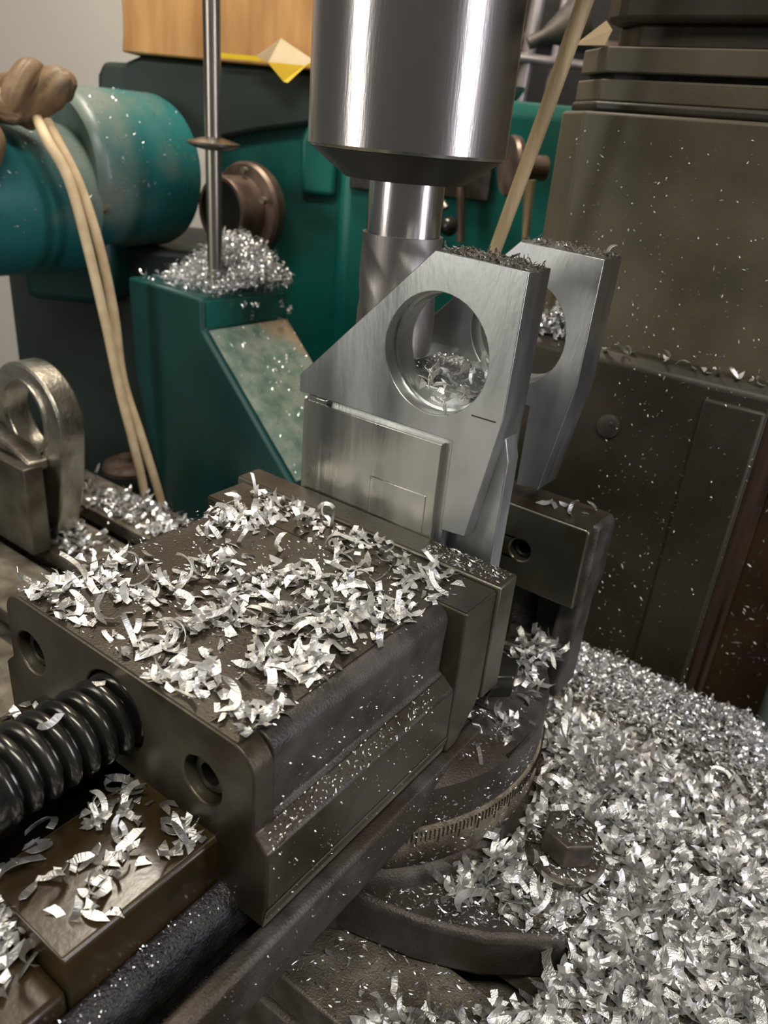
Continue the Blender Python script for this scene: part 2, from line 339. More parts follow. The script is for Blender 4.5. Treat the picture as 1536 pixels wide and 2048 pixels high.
obj('rail', MB().prism([(-.828, -.60), (-.828, -.445), (-.838, -.436), (-.866, -.436), (-.876, -.446), (-.880, -.535), (-.865, -.60)], -.70, .86, 'y'), 'cast', bd, bevel=.005)
obj('bed_floor', MB().box(-.83, .02, -.70, 1.0, -.64, -.60), 'cast_wet', bd, bevel=.01)
# fixed jaw casting, hollowed behind the plate
fj = obj('fixed_jaw', MB().prism([(-.86, -.275), (-.86, -.01), (-.85, 0), (.068, 0), (.078, -.01), (.078, -.275)], 1.296, 1.345, 'y', [(-.127, -.145, .036), (-.655, -.145, .036)]), 'plate', vs, bevel=.006)
back = [(1.345, -.001), (1.47, -.003), (1.505, -.03), (1.51, -.23), (1.455, -.29), (1.45, -.62), (1.30, -.62), (1.30, -.56), (1.335, -.45), (1.345, -.34), (1.345, -.275)]
obj('side_wall', MB().prism(back, .012, .088, 'x'), 'cast', fj, bevel=.014, seg=3)
obj('side_wall', MB().prism(back, -.87, -.79, 'x'), 'cast', fj, bevel=.014, seg=3)
obj('back_wall', MB().prism([(1.345, -.001), (1.47, -.003), (1.505, -.03), (1.51, -.62), (1.43, -.62), (1.43, -.275), (1.345, -.275)], -.79, .012, 'x'), 'cast', fj, bevel=.01)
obj('centre_rib', MB().lathe([(.17, 0), (.15, .05), (.115, .14), (.10, .40)], (-.19, 1.44, -.66), (0, 0, 1), 40), 'cast_wet', fj)
obj('jaw_top_face', MB().box(-.85, .07, 1.300, 1.465, -.001, .0018), 'jaw_top', fj)
for hx in (-.127, -.655):
    obj('plate_screw', MB().lathe([(.033, 0), (.033, .008), (.026, .010), (.022, .006), (.022, .0)], (hx, 1.332, -.145), (0, -1, 0), 32), 'hole', fj)
# swivel base
sb = obj('swivel_base', MB().lathe([(.50, -.62), (.565, -.615), (.57, -.60), (.57, -.475), (.53, -.45), (.3, -.44)], (-.40, .90, 0), n=96), 'cast', vs)
obj('dial_ring', MB().lathe([(.50, -.74), (.572, -.74), (.578, -.72), (.578, -.625), (.572, -.60), (.50, -.60)], (-.40, .90, 0), n=96), 'dial', sb)
tk = MB()
for k in range(92):
    a = math.radians(-88+k*1.25); r0, r1 = .577, .5805; h = .052 if k % 5 == 0 else .032
    ca, sa = math.cos(a), math.sin(a); t = .0011
    q = [tk.v(-.40+r*ca-s_*t*sa, .90+r*sa+s_*t*ca, z) for z in (-.612-h, -.612) for r, s_ in ((r0, -1), (r1, -1), (r1, 1), (r0, 1))]
    for f in ((0, 3, 2, 1), (4, 5, 6, 7), (0, 1, 5, 4), (1, 2, 6, 5), (2, 3, 7, 6), (3, 0, 4, 7)): tk.bm.faces.new([q[i] for i in f])
obj('graduation_mark', tk, 'mark', sb)
obj('base_ring', MB().lathe([(.60, -.945), (.60, -.80), (.595, -.775), (.585, -.755), (.55, -.735)], (-.40, .90, 0), n=96), 'cast', sb)
def lug_base(sx):
    pts = [(-.30, .345), (-.12, .385), (.136, .455), (.295, .527), (.458, .655), (.475, .81), (.36, .845), (.33, .92), (.36, .995), (.49, 1.01), (.48, 1.07), (.32, 1.12), (.15, 1.2), (-.3, .9)]
    return [(-.40+sx*(x+.40), y) if sx > 0 else (-.40-(x+.40), 1.8-y) for x, y in pts]
obj('clamp_lug', MB().prism(lug_base(1), -.945, -.79, 'z'), 'cast', sb, bevel=.02, seg=3)
obj('clamp_lug', MB().prism(lug_base(-1), -.945, -.79, 'z'), 'cast', sb, bevel=.02, seg=3)
# swivel lock nut, its washer and the arched horn beside it
ln = obj('lock_nut', MB().lathe([(.062, 0), (.066, .01), (.066, .07), (.060, .078)], (-.005, 1.0, -.432), (.05, -.05, 1), 6), 'screw', vs, bevel=.004)
obj('washer', MB().lathe([(.10, 0), (.10, .022), (.03, .022)], (0, .995, -.455), (.05, -.05, 1), 40), 'cast', ln)
sec = [(-.40+.565*math.cos(math.radians(a)), .90+.565*math.sin(math.radians(a))) for a in range(5, 66, 4)]
sec += [(-.40+.33*math.cos(math.radians(a)), .90+.33*math.sin(math.radians(a))) for a in range(65, 4, -5)]
obj('raised_rim', MB().prism(sec, -.61, -.455, 'z'), 'cast', sb, bevel=.012, seg=3)
obj('slot_shade', MB().box(.0, .16, .80, .93, -.475, -.468), 'hole', sb)  # flat black sheet, the darkness of the bolt slot put into colour

# ------------------------------------------------------------------ clamp bolt on the base lug
cb = thing('clamp_bolt', 'hex nut on a round washer clamping the vise base lug amid chips', 'clamp bolt', (.345, .885, -.79))
obj('stud', MB().lathe([(.04, -.30), (.04, .055)], (.345, .885, -.75), n=24), 'screw', cb)
obj('washer', MB().lathe([(.105, 0), (.112, .006), (.112, .026), (.106, .030), (.104, .034), (.096, .040), (.05, .040)], (.345, .885, -.79), n=56), 'bolt', cb)
obj('hex_nut', MB().lathe([(.072, 0), (.078, .006), (.078, .070), (.074, .078), (.064, .082)], (.345, .885, -.748), n=6), 'bolt', cb, bevel=.006, seg=3)

# ------------------------------------------------------------------ left of the table: steel block and forged eye piece
bk = thing('steel_block', 'stained upright steel block at the left table edge, under the forged eye', 'steel block', (-2.55, 1.0, -.95))
obj('block_body', MB().box(-3.3, -2.40, .95, 1.045, -.948, -.505), 'block', bk, bevel=.006)
ey = thing('forged_eye_bracket', 'rough forged eye bracket with one round bore, resting on the steel block', 'forged part', (-2.6, 1.15, -.5))
outline = [(-2.595+.285*math.cos(math.radians(200-k*8)), -.352+.27*math.sin(math.radians(200-k*8))) for k in range(27)]
outline += [(-2.325, -.47), (-2.347, -.591), (-2.39, -.75), (-2.442, -.905), (-2.50, -.93), (-2.567, -.92), (-2.578, -.62), (-2.62, -.58), (-2.95, -.60), (-3.2, -.62), (-3.2, -.50)]
obj('eye_plate', MB().prism(outline, 1.10, 1.225, 'y', [(-2.595, -.335, .165)]), 'forged', ey, bevel=.012, seg=3)
obj('bore_rim', MB().lathe([(.166, .02), (.166, 0), (.184, 0), (.190, .02)], (-2.595, 1.086, -.335), (0, 1, 0), 48, False), 'forged', ey)
obj('shoulder', MB().prism([(-3.2, -.500), (-2.56, -.500), (-2.50, -.56), (-2.44, -.55), (-2.44, -.50), (-2.60, -.455), (-2.9, -.42), (-3.2, -.40)], 1.0, 1.10, 'y'), 'forged', ey, bevel=.012, seg=3)
# ------------------------------------------------------------------ green machine behind
gm = thing('green_milling_machine', 'big teal painted machine standing behind the vise, with two round drums', 'machine', bgp(-.6, 5.6, -5.5))
obj('main_casting', MB(bgp).box(-1.36, -.43, 5.42, 6.6, -5.5, 1.29), 'green', gm, bevel=.06, seg=4)
obj('right_casting', MB(bgp).box(-.50, 1.05, 5.36, 6.6, -5.5, 1.24), 'green', gm, bevel=.10, seg=5)
obj('top_plate', MB(bgp).prism([(-1.99, .90), (-1.97, 1.16), (-1.93, 1.235), (-1.80, 1.24), (-1.70, 1.285), (-.56, 1.285), (-.56, 1.02), (-1.0, .93), (-1.5, .80)], 5.30, 6.5, 'y'), 'green_black', gm, bevel=.03)  # near-black colour puts in the shadow beneath the carton
def dome(px, pz, r): return MB(bgp).lathe([(r, 0), (r*.97, .02), (r*.6, .04)], (px, 5.41, pz), (0, -1, 0), 40)
obj('pad_boss', MB(bgp).prism([(-.72, .60), (-.735, .90), (-.70, 1.0), (-.62, 1.06), (-.50, 1.08), (-.50, .60)], 5.33, 5.5, 'y'), 'green', gm, bevel=.03, seg=3)
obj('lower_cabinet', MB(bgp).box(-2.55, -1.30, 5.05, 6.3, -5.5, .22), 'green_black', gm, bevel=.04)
AX = (.564, .826, 0)
obj('rear_drum', MB(bgp).lathe([(.30, .02), (.395, .0), (.425, .03), (.435, .07), (.435, .66), (.42, .70), (.30, .72)], (-2.03, 4.72, .655), AX, 96), 'green_drum', gm)
obj('front_drum', MB(bgp).lathe([(.30, .02), (.385, .0), (.395, .02), (.395, 1.30), (.30, 1.31)], (-2.03-.564*1.28, 4.72-.826*1.28, .50), AX, 96), 'green_drum', gm)
obj('drum_foot', MB(bgp).box(-2.30, -1.75, 4.75, 5.2, -.1, .35), 'green_dark', gm, bevel=.05)
db = obj('drum_clamp', MB(bgp).box(-1.76, -1.66, 4.56, 4.66, .44, .56), 'green_dark', gm, bevel=.02)
obj('bolt', MB(bgp).lathe([(.035, 0), (.035, .03), (.02, .045)], (-1.70, 4.56, .50), (.2, -1, 0), 16), 'worn', db)
rg = obj('bearing_ring', MB(bgp).lathe([(.17, -.02), (.19, -.02), (.20, .0), (.20, .16), (.265, .17), (.28, .19), (.28, .24), (.265, .27), (.17, .27)], (-1.14, 4.98, .49), AX, 64, False), 'brownsteel', gm)
obj('bore', MB(bgp).lathe([(.172, .0), (.172, .26)], (-1.14, 4.99, .49), AX, 48), 'hole', rg)
for da in (20, 75, 130):
    a = math.radians(da)
    obj('bolt', MB(bgp).lathe([(.02, 0), (.02, .03)], (-1.14+.564*.13+.24*math.cos(a)*.826, 4.98+.826*.13-.24*math.cos(a)*.564, .49+.24*math.sin(a)), (-.564, -.826, 0), 12), 'worn', rg)
fo = obj('round_foot', MB(bgp).lathe([(.15, 0), (.155, .03), (.14, .06), (.05, .075), (.045, .11)], (-1.69, 4.62, -1.12), n=40), 'brownsteel', gm)
obj('name_plate', MB(bgp).box(-.41, .47, 5.30, 5.37, .66, .93), 'cast', gm, bevel=.01)
lv = obj('lever', MB(bgp).tube([(.02, 5.15, .80), (.20, 5.0, .62)], [.018, .024], 16), 'greysteel', gm)
obj('ball_knob', MB(bgp).lathe([(.058*math.sin(PI*(k+.3)/12.6), .058-.058*math.cos(PI*(k+.3)/12.6)) for k in range(13)], (.19, 5.0, .565), (.5, -.3, -.6), 32), 'ball', lv)
obj('lever_plate', MB(bgp).box(.0, .14, 5.12, 5.3, .74, .86), 'cast', gm, bevel=.01)
obj('stop_bar', MB(bgp).tube([(.275, 5.2, .80), (.32, 5.2, .42)], .026, 16), 'brownsteel', gm)
hb = obj('hand_wheel', MB(bgp).lathe([(.16, 0), (.17, .02), (.165, .05), (.07, .06), (.07, .24)], (.53, 5.05, .88), (.9, .25, .02), 48), 'brownsteel', gm)
obj('hand_lever', MB(bgp).tube([(.66, 4.95, .82), (.70, 4.95, .38)], [.035, .014], 14), 'wood', hb)
# bracket below the drums, tapering casting
bx = Vector((-1.575, 4.5)); ua = Vector((.795, -.606)); ub = Vector((.606, .795))
def brf(u, b, z):
    p = bx+ua*u+ub*b; return bgp(p.x, p.y, z)
bp_ = [(0, .14), (.64, .14), (.655, .13), (.66, -.03), (1.02, -.36), (1.36, -.68), (1.40, -1.35), (.34, -1.35), (.11, -.75), (.02, -.40)]
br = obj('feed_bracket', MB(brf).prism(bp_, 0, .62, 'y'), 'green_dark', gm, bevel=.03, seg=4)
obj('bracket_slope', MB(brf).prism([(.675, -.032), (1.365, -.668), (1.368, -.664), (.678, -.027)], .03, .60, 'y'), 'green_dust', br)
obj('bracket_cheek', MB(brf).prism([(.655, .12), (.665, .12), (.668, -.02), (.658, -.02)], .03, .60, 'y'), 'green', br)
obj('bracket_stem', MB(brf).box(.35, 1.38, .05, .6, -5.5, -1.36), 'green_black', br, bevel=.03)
# steel rod with its collar, standing in the bracket
rd = thing('steel_rod', 'tall grey steel rod with a round collar standing in curly swarf', 'rod', bgp(-1.04, 4.34, .14))
obj('shaft', MB(bgp).tube([(-1.035, 4.34, .10), (-1.04, 4.34, .88), (-1.045, 4.34, 2.3)], [.040, .041, .046], 32), 'greysteel', rd)
obj('collar', MB(bgp).lathe([(.045, -.03), (.09, -.022), (.135, -.006), (.137, .004), (.10, .016), (.045, .03)], (-1.04, 4.34, .872), n=48), 'greysteel', rd)
# cardboard box with label
cbx = thing('cardboard_box', 'brown cardboard box resting on top of the teal machine', 'cardboard box', bgp(-1.2, 5.7, 1.29))
def wob(co):
    n_ = noise.noise(co*2.2); return co+Vector((.03*n_, .03*noise.noise(co*2.2+Vector((5, 0, 0))), 0))
b_ = MB(bgp).box(-1.79, -.42, 5.25, 6.2, 1.29, 2.1)
bmesh.ops.subdivide_edges(b_.bm, edges=b_.bm.edges, cuts=9, use_grid_fill=True)
obj('carton', b_, 'cardboard', cbx, bevel=.01, warp=wob)
obj('tape_strip', MB(bgp).box(-1.2, -.50, 5.195, 5.202, 1.305, 1.33), 'yellow', cbx)
lb = MB(bgp); q = [lb.v(-.98, 5.13, 1.325), lb.v(-.845, 5.18, 1.43), lb.v(-.64, 5.13, 1.33), lb.v(-.70, 5.12, 1.30), lb.v(-.905, 5.12, 1.30)]
lb.bm.faces.new(q); bmesh.ops.solidify(lb.bm, geom=lb.bm.faces[:], thickness=.004)
lf = thing('hanging_label', 'yellow and clear plastic label hanging from the cardboard box edge', 'label', bgp(-.8, 5.12, 1.2))
obj('clear_flap', lb, 'tape', lf)
ly = MB(bgp); q = [ly.v(-.91, 5.115, 1.302), ly.v(-.69, 5.115, 1.302), ly.v(-.66, 5.115, 1.325), ly.v(-.785, 5.09, 1.205), ly.v(-.81, 5.09, 1.21)]
ly.bm.faces.new([q[0], q[4], q[3], q[2], q[1]]); bmesh.ops.solidify(ly.bm, geom=ly.bm.faces[:], thickness=.004)
obj('yellow_flap', ly, 'yellow', lf)
# dish and tubes beyond
tag(obj('oil_dish', MB(bgp).lathe([(.03, -.055), (.05, -.05), (.085, .0), (.088, .022), (.08, .022), (.05, -.02)], (.545, 5.62, 1.30), n=40), 'blue'), 'small blue-grey dish on the teal machine beside the chuck', 'dish')
rk = thing('tube_rack', 'pale metal tube frame standing in the background behind the stick', 'tube rack', bgp(.7, 7.0, -5.5))
for r0, r1, w in ((.52, .62, .055), (.74, .84, .055), (.97, 1.03, .03)):
    obj('post', MB(bgp).tube([(r0, 7.2, -5.5), (r0+.02, 7.2, 1.0), (r1, 7.2, 2.4)], w, 20), 'pipe', rk)
obj('clamp_sleeve', MB(bgp).lathe([(.07, 0), (.07, .10)], (.585, 7.2, 1.72), n=24), 'pipe', rk)
obj('cross_bar', MB(bgp).tube([(.60, 7.15, 1.62), (1.35, 7.15, 1.60)], .035, 16), 'pipe', rk)
obj('cross_bar', MB(bgp).tube([(.3, 7.15, .9), (1.35, 7.15, .9)], .035, 16), 'pipe', rk)
sh = thing('dark_cabinet', 'black cabinet in shadow behind the tube rack', 'cabinet', bgp(.9, 8.2, -5.5))
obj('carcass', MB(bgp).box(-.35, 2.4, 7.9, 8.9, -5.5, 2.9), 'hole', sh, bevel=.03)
obj('shelf_board', MB(bgp).box(-.3, 2.3, 7.80, 7.95, 1.80, 1.86), 'brownsteel', sh, bevel=.01)
fu = thing('grey_funnel', 'dull conical funnel lying near the top behind the stick', 'funnel', bgp(1.0, 6.6, 1.75))
obj('cone', MB(bgp).lathe([(.20, 0), (.19, .02), (.05, .30), (.045, .42)], (1.10, 6.6, 1.84), (-.75, 0, -.35), 32), 'cast', fu)
# wooden stick leaning on the column
sk = MB(bgp).tube([(-.045, 2.95, -.94), (.13, 2.955, -.15), (.309, 2.95, .653), (.42, 2.95, 1.141), (.48, 2.95, 1.427), (.60, 2.96, 1.95)], [.02, .021, .023, .026, .028, .03], 16)
tag(obj('wooden_stick', sk, 'wood'), 'slender wooden stick leaning behind the bracket against the column', 'stick')
# pale green tube at the right
pg = thing('green_post', 'pale green painted tube standing at the right edge beside the chip heap', 'post', bgp(1.74, 2.6, -5.5))
obj('tube', MB(bgp).tube([(1.72, 2.6, -5.5), (1.71, 2.6, -2.0), (1.695, 2.6, -1.0), (1.685, 2.6, -.5)], .07, 24), 'palegreen', pg)
# knotted cloths on the drum
def roll(path, rad, ph, tw=5.0, n=48):
    """twisted roll of cloth with pleats"""
    pts = smoothpath(path, 14); b = MB(); rings = []; up = None
    rr = smoothpath([(r, 0, 0) for r in rad], 14)
    for i, p in enumerate(pts):
        t = (pts[min(i+1, len(pts)-1)]-pts[max(i-1, 0)]).normalized()
        if up is None: up = t.orthogonal().normalized()
        up = (up-t*up.dot(t)).normalized(); w = t.cross(up); s_ = i/len(pts); ring = []
        for k in range(n):
            a = 2*PI*k/n
            cr = abs(math.sin(1.5*(a+tw*s_)+ph+.8*noise.noise(Vector((a, s_*3, ph)))))
            f = 1-.20*(1-cr)**3+.10*noise.noise(Vector((math.cos(a)*1.2, math.sin(a)*1.2, s_*4+ph)))+.03*math.sin(7*a+9*s_+ph)
            q = p+(up*math.cos(a)+w*math.sin(a))*rr[i].x*f
            ring.append(b.bm.verts.new(bgp(*q)))
        rings.append(ring)
    for A, B in zip(rings, rings[1:]):
        for k in range(n): b.bm.faces.new((A[k], A[(k+1) % n], B[(k+1) % n], B[k]))
    b.bm.faces.new(rings[0][::-1]); b.bm.faces.new(rings[-1]); return b
t = thing('knotted_cloth', 'brown knotted cloth tied on top of the front drum', 'cloth', bgp(-1.9, 4.25, .9))
obj('knot', roll([(-2.30, 4.30, .90), (-2.12, 4.28, .95), (-1.98, 4.27, .99), (-1.86, 4.26, 1.02), (-1.76, 4.26, 1.075), (-1.70, 4.26, 1.10)], [.07, .085, .135, .095, .082, .035], 1.0), 'cloth', t, ang=80)
obj('wrap', roll([(-1.98, 4.12, .92), (-1.93, 4.11, 1.02), (-1.89, 4.22, 1.12), (-1.93, 4.36, 1.08), (-1.97, 4.36, .95)], [.035, .055, .06, .05, .03], 2.2, 3), 'cloth', t, ang=80)
obj('fold', roll([(-2.08, 4.14, 1.03), (-2.00, 4.12, .96), (-1.93, 4.13, .90)], [.03, .07, .03], 4.0, 2), 'cloth', t, ang=80)
t = thing('cloth_end', 'gathered brown cloth end drooping over the front drum at the left edge', 'cloth', bgp(-2.1, 4.1, .8))
obj('gather', roll([(-2.30, 4.08, .93), (-2.16, 4.03, .88), (-2.05, 4.00, .80), (-2.08, 3.99, .70), (-2.18, 4.0, .62)], [.07, .10, .10, .075, .04], 3.3, 7), 'cloth', t, ang=80)
# two cords
for pts, lab in (([(-1.93, 4.30, .93), (-1.88, 4.22, .912), (-1.79, 4.10, .83), (-1.70, 4.10, .66), (-1.635, 4.10, .37), (-1.575, 4.12, -.03), (-1.53, 4.15, -.42), (-1.49, 4.2, -.75), (-1.465, 4.28, -1.15), (-1.45, 4.30, -1.7)], 'left strand of two beige cords hanging over the front drum'),
                 ([(-1.90, 4.34, .93), (-1.855, 4.27, .91), (-1.76, 4.17, .81), (-1.675, 4.17, .63), (-1.60, 4.17, .36), (-1.555, 4.2, 0), (-1.535, 4.22, -.38), (-1.455, 4.26, -.76), (-1.38, 4.34, -1.22), (-1.34, 4.36, -1.7)], 'right strand of two beige cords hanging beside the bracket')):
    tag(obj('cord', MB(bgp).tube(smoothpath(pts), .026, 12), 'cord'), lab, 'cord', 'beige cords over the drum')

# ------------------------------------------------------------------ chips
def chip_geom(bm, Mx, L, w, kin, kout, twist, n=6, thick=0, taper=0.6, skew=0.5, uv=None):
    """ribbon of length L, width w, curved in plane (kin) and out of plane (kout)"""
    p = Vector((-L*.35, 0, 0)); T = Vector((1, 0, 0)); B = Vector((0, 1, 0)); rows = []
    for i in range(n+1):
        s_ = i/n; ww = w*.5*(1-taper*(abs(s_*2-1)**3))
        sk_ = skew*w*(1 if i == n else (-1 if i == 0 else 0))*.5
        Nn = T.cross(B)
        a = p+B*ww+T*sk_; b = p-B*ww-T*sk_
        rows.append((a, b, Nn))
        if i < n:
            d = L/n
            R1 = Matrix.Rotation(kin*d, 3, Nn); R2 = Matrix.Rotation(kout*d, 3, B); R3 = Matrix.Rotation(twist*d, 3, T)
            p = p+T*d; T = (R3 @ R2 @ R1 @ T).normalized(); B = (R3 @ R2 @ R1 @ B).normalized()
    if thick:
        V = [[bm.verts.new(Mx @ (a+N_*thick)), bm.verts.new(Mx @ (b+N_*thick)), bm.verts.new(Mx @ (b-N_*thick)), bm.verts.new(Mx @ (a-N_*thick))] for a, b, N_ in rows]
        for A, Bq in zip(V, V[1:]):
            for k in range(4): bm.faces.new((A[k], A[(k+1) % 4], Bq[(k+1) % 4], Bq[k]))
        bm.faces.new(V[0][::-1]); bm.faces.new(V[-1])
    else:
        V = [[bm.verts.new(Mx @ a), bm.verts.new(Mx @ b)] for a, b, N_ in rows]
        for A, Bq in zip(V, V[1:]): bm.faces.new((A[0], A[1], Bq[1], Bq[0]))
def chip_par(r):
    t = r.random()
    if t < .36: L = r.uniform(.014, .034); kin = r.uniform(-8, 8); kout = r.uniform(-22, 22)
    elif t < .80: L = r.uniform(.034, .068); kin = r.choice((-1, 1))*r.uniform(2, 20); kout = r.choice((-1, 1))*r.uniform(4, 40)
    else: L = r.uniform(.068, .120); kin = r.choice((-1, 1))*r.uniform(8, 22); kout = r.choice((-1, 1))*r.uniform(4, 40)
    return dict(L=L, w=r.uniform(.011, .020), kin=kin, kout=kout, twist=r.uniform(-5, 5), taper=0 if r.random() < .75 else .6, skew=r.uniform(-1.1, 1.1))
protos = []
for k in range(40):
    bm = bmesh.new(); pr = chip_par(rnd); 
    chip_geom(bm, Matrix.Identity(4), n=8, thick=.0006, **pr)
    for v in bm.verts: v.co *= S
    me = bpy.data.meshes.new('metal_chip'); bm.to_mesh(me); bm.free()
    me.polygons.foreach_set('use_smooth', [True]*len(me.polygons)); me.set_sharp_from_angle(angle=math.radians(40)); me.materials.append(M['chip'])
    zmin = min(v.co.z for v in me.vertices)/S; zmax = max(v.co.z for v in me.vertices)/S
    protos.append((me, zmin, zmax, pr))
def shape_word(pr):
    size = 'short' if pr['L'] < .036 else ('medium' if pr['L'] < .066 else 'long')
    form = 'hooked' if abs(pr['kin']) > 13 else ('curled' if abs(pr['kout']) > 17 else 'flat')
    return size+' '+form
def place_chip(p, label, group, tilt=.25, lift=0, sc=.95):
    me, z0, z1, pr = rnd.choice(protos)
    o = bpy.data.objects.new('metal_chip', me); COL.objects.link(o)
    o.rotation_euler = (rnd.gauss(0, tilt)+(PI if rnd.random() < .5 else 0), rnd.gauss(0, tilt), rnd.uniform(0, 2*PI))
    q = o.rotation_euler.to_matrix()
    zz = min((q @ v.co).z for v in me.vertices)
    o.location = Vector(p)*S; o.location.z += (lift+.0006)*S - zz*sc; o.scale = (sc, sc, sc)
    tag(o, label.replace('CHIP', shape_word(pr)+' chip'), 'metal chip', group); return o
def chip_mx(p, tilt, sc=1.0):
    e = Matrix.Rotation(rnd.uniform(0, 2*PI), 4, 'Z') @ Matrix.Rotation(rnd.gauss(0, tilt)+(PI if rnd.random() < .5 else 0), 4, 'X') @ Matrix.Rotation(rnd.gauss(0, tilt), 4, 'Y')
    return Matrix.Translation(Vector(p)) @ e @ Matrix.Scale(sc, 4)
def gauss_pick(bl):
    w = [abs(b[2]*b[5]-b[3]*b[4])**.6 for b in bl]; b = rnd.choices(bl, w)[0]
    u, v = rnd.gauss(0, .74), rnd.gauss(0, .74)
    return b[0]+b[2]*u+b[4]*v, b[1]+b[3]*u+b[5]*v
TOP = [(-0.289, 0.802, 0.087, 0.089, 0.057, -0.077), (-0.095, 0.706, 0.055, 0.054, 0.045, -0.067), (-0.42, 0.792, 0.059, 0.061, 0.055, -0.068), (-0.602, 0.8, 0.061, 0.065, 0.054, -0.061), (-0.686, 0.75, 0.04, 0.043, 0.057, -0.06), (-0.681, 0.607, 0.057, 0.06, 0.054, -0.051), (-0.538, 0.436, 0.035, 0.035, 0.036, -0.034), (-0.237, 0.565, 0.062, 0.061, 0.056, -0.069), (-0.223, 0.369, 0.073, 0.071, 0.051, -0.056), (-0.113, 0.448, 0.049, 0.047, 0.047, -0.06), (-0.342, 0.254, 0.071, 0.069, 0.055, -0.051), (-0.515, 0.259, 0.049, 0.048, 0.049, -0.041), (-0.611, 0.164, 0.048, 0.047, 0.043, -0.032), (-0.363, 0.106, 0.044, 0.042, 0.053, -0.043), (-0.227, 0.055, 0.035, 0.033, 0.028, -0.024), (-0.098, 0.262, 0.038, 0.035, 0.032, -0.036), (-0.158, 0.206, 0.045, 0.042, 0.034, -0.035), (-0.093, 0.059, 0.024, 0.022, 0.02, -0.019), (-0.035, 0.093, 0.017, 0.016, 0.014, -0.015), (-0.702, 0.046, 0.027, 0.026, 0.036, -0.022), (-0.564, 0.041, 0.03, 0.029, 0.032, -0.021), (-0.69, 0.18, 0.032, 0.032, 0.037, -0.026), (-0.341, 0.463, 0.052, 0.051, 0.045, -0.049), (-0.071, 0.544, 0.042, 0.041, 0.024, -0.033), (-0.03, 0.215, 0.018, 0.017, 0.015, -0.017), (-0.028, 0.046, 0.02, 0.018, 0.009, -0.009), (-0.696, 0.241, 0.025, 0.025, 0.019, -0.014), (-0.408, 0.396, 0.042, 0.042, 0.039, -0.039)]
WAY = [(-0.314, -0.05, 0.038, 0.033, 0.027, -0.02), (-0.28, -0.122, 0.022, 0.019, 0.03, -0.022), (-0.358, -0.191, 0.043, 0.037, 0.032, -0.02), (-0.188, -0.121, 0.035, 0.031, 0.027, -0.021), (-0.185, -0.04, 0.018, 0.016, 0.014, -0.012), (-0.195, -0.215, 0.04, 0.035, 0.035, -0.024), (-0.294, -0.272, 0.034, 0.029, 0.038, -0.023), (-0.165, -0.161, 0.028, 0.024, 0.026, -0.02), (-0.128, -0.038, 0.018, 0.016, 0.022, -0.019), (-0.122, -0.245, 0.019, 0.017, 0.008, -0.006), (-0.382, -0.259, 0.021, 0.018, 0.031, -0.018)]
def on_top(x, y):
    if y < .012 or y > .79 or x < -.79 or x > .03: return False
    if y < .65 and x > -.035: return False
    return True
cells = {}
def pilez(x, y, step=.0045, c=.022):
    k = (round(x/c), round(y/c)); cells[k] = cells.get(k, 0)+1; return min(cells[k]-1, 7)*step
n = 0
topstuff = MB()
while n < 960:
    x, y = gauss_pick(TOP)
    if not on_top(x, y): continue
    z = .0025+pilez(x, y)
    chip_geom(topstuff.bm, chip_mx((x, y, z+.006), .34, .9), n=7, **chip_par(rnd)); n += 1
tsf = obj('swarf', topstuff, 'chip'); tsf['kind'] = 'stuff'; tag(tsf, 'layer of small broken aluminium chips strewn over the moving jaw top', 'swarf')
n = 0
while n < 75:
    x, y = gauss_pick(TOP)
    if not on_top(x, y): continue
    k = (round(x/.022), round(y/.022)); z = .0025+min(cells.get(k, 0), 7)*.0045
    xz = 'left' if x < -.52 else ('right' if x > -.22 else 'middle')
    yz = 'next to the jaw plate' if y > .56 else ('above the lead screw face' if y < .2 else 'halfway back')
    place_chip((x, y, z), 'CHIP on the moving jaw top, '+xz+' part, '+yz, 'chips on the moving jaw top', .28); n += 1
n = 0
while n < 60:
    x, y = gauss_pick(WAY)
    if x > -.105 or x < -.345 or y > -.012 or y < -.32: continue
    place_chip((x, y, -.2695), 'CHIP on the brown way, '+('near the rear jaw face' if y > -.12 else 'near its squared end')+(', by the outer edge' if x > -.19 else ', by the lead screw'), 'chips on the brown way', .18, lift=rnd.random()*.006); n += 1
for k in range(5): place_chip((rnd.uniform(-.70, -.62), rnd.uniform(-.1, -.02), -.2695), 'CHIP on the far way left of the lead screw', 'chips on the far way', .2)
for k in range(14): place_chip((rnd.uniform(-.34, -.215), rnd.uniform(-.42, -.345), -.344), 'CHIP heaped on the lower shelf at the bottom left', 'chips on the lower shelf', .5, lift=rnd.random()*.04)
es = MB()
for k in range(110):
    x, y = rnd.gauss(-.26, .045), rnd.uniform(-.43, -.34)
    if x < -.33: continue
    chip_geom(es.bm, chip_mx((x, y, -.335+rnd.random()*.06), .7), n=7, **chip_par(rnd))
o = obj('shelf_swarf', es, 'chip'); o['kind'] = 'stuff'; tag(o, 'bright tuft of chips heaped against the end of the brown way', 'swarf')
for p in ((-.405, -.03, -.048), (-.372, -.15, -.05)): place_chip(p, 'CHIP caught on the lead screw thread', 'chips on the lead screw', .3)
ws = MB()
n = 0
while n < 30:
    x, y = gauss_pick(WAY)
    if x > -.105 or x < -.345 or y > -.012 or y < -.32: continue
    chip_geom(ws.bm, chip_mx((x, y, -.264), .2, .85), n=7, **chip_par(rnd)); n += 1
for k in range(26):
    chip_geom(ws.bm, chip_mx((rnd.uniform(-.40, -.25), rnd.uniform(1.03, 1.28), .402+rnd.random()*.03), .5, .9), n=7, **chip_par(rnd))
o = obj('loose_swarf', ws, 'chip'); o['kind'] = 'stuff'; tag(o, 'small broken chips scattered among the larger ones on way and web', 'swarf')
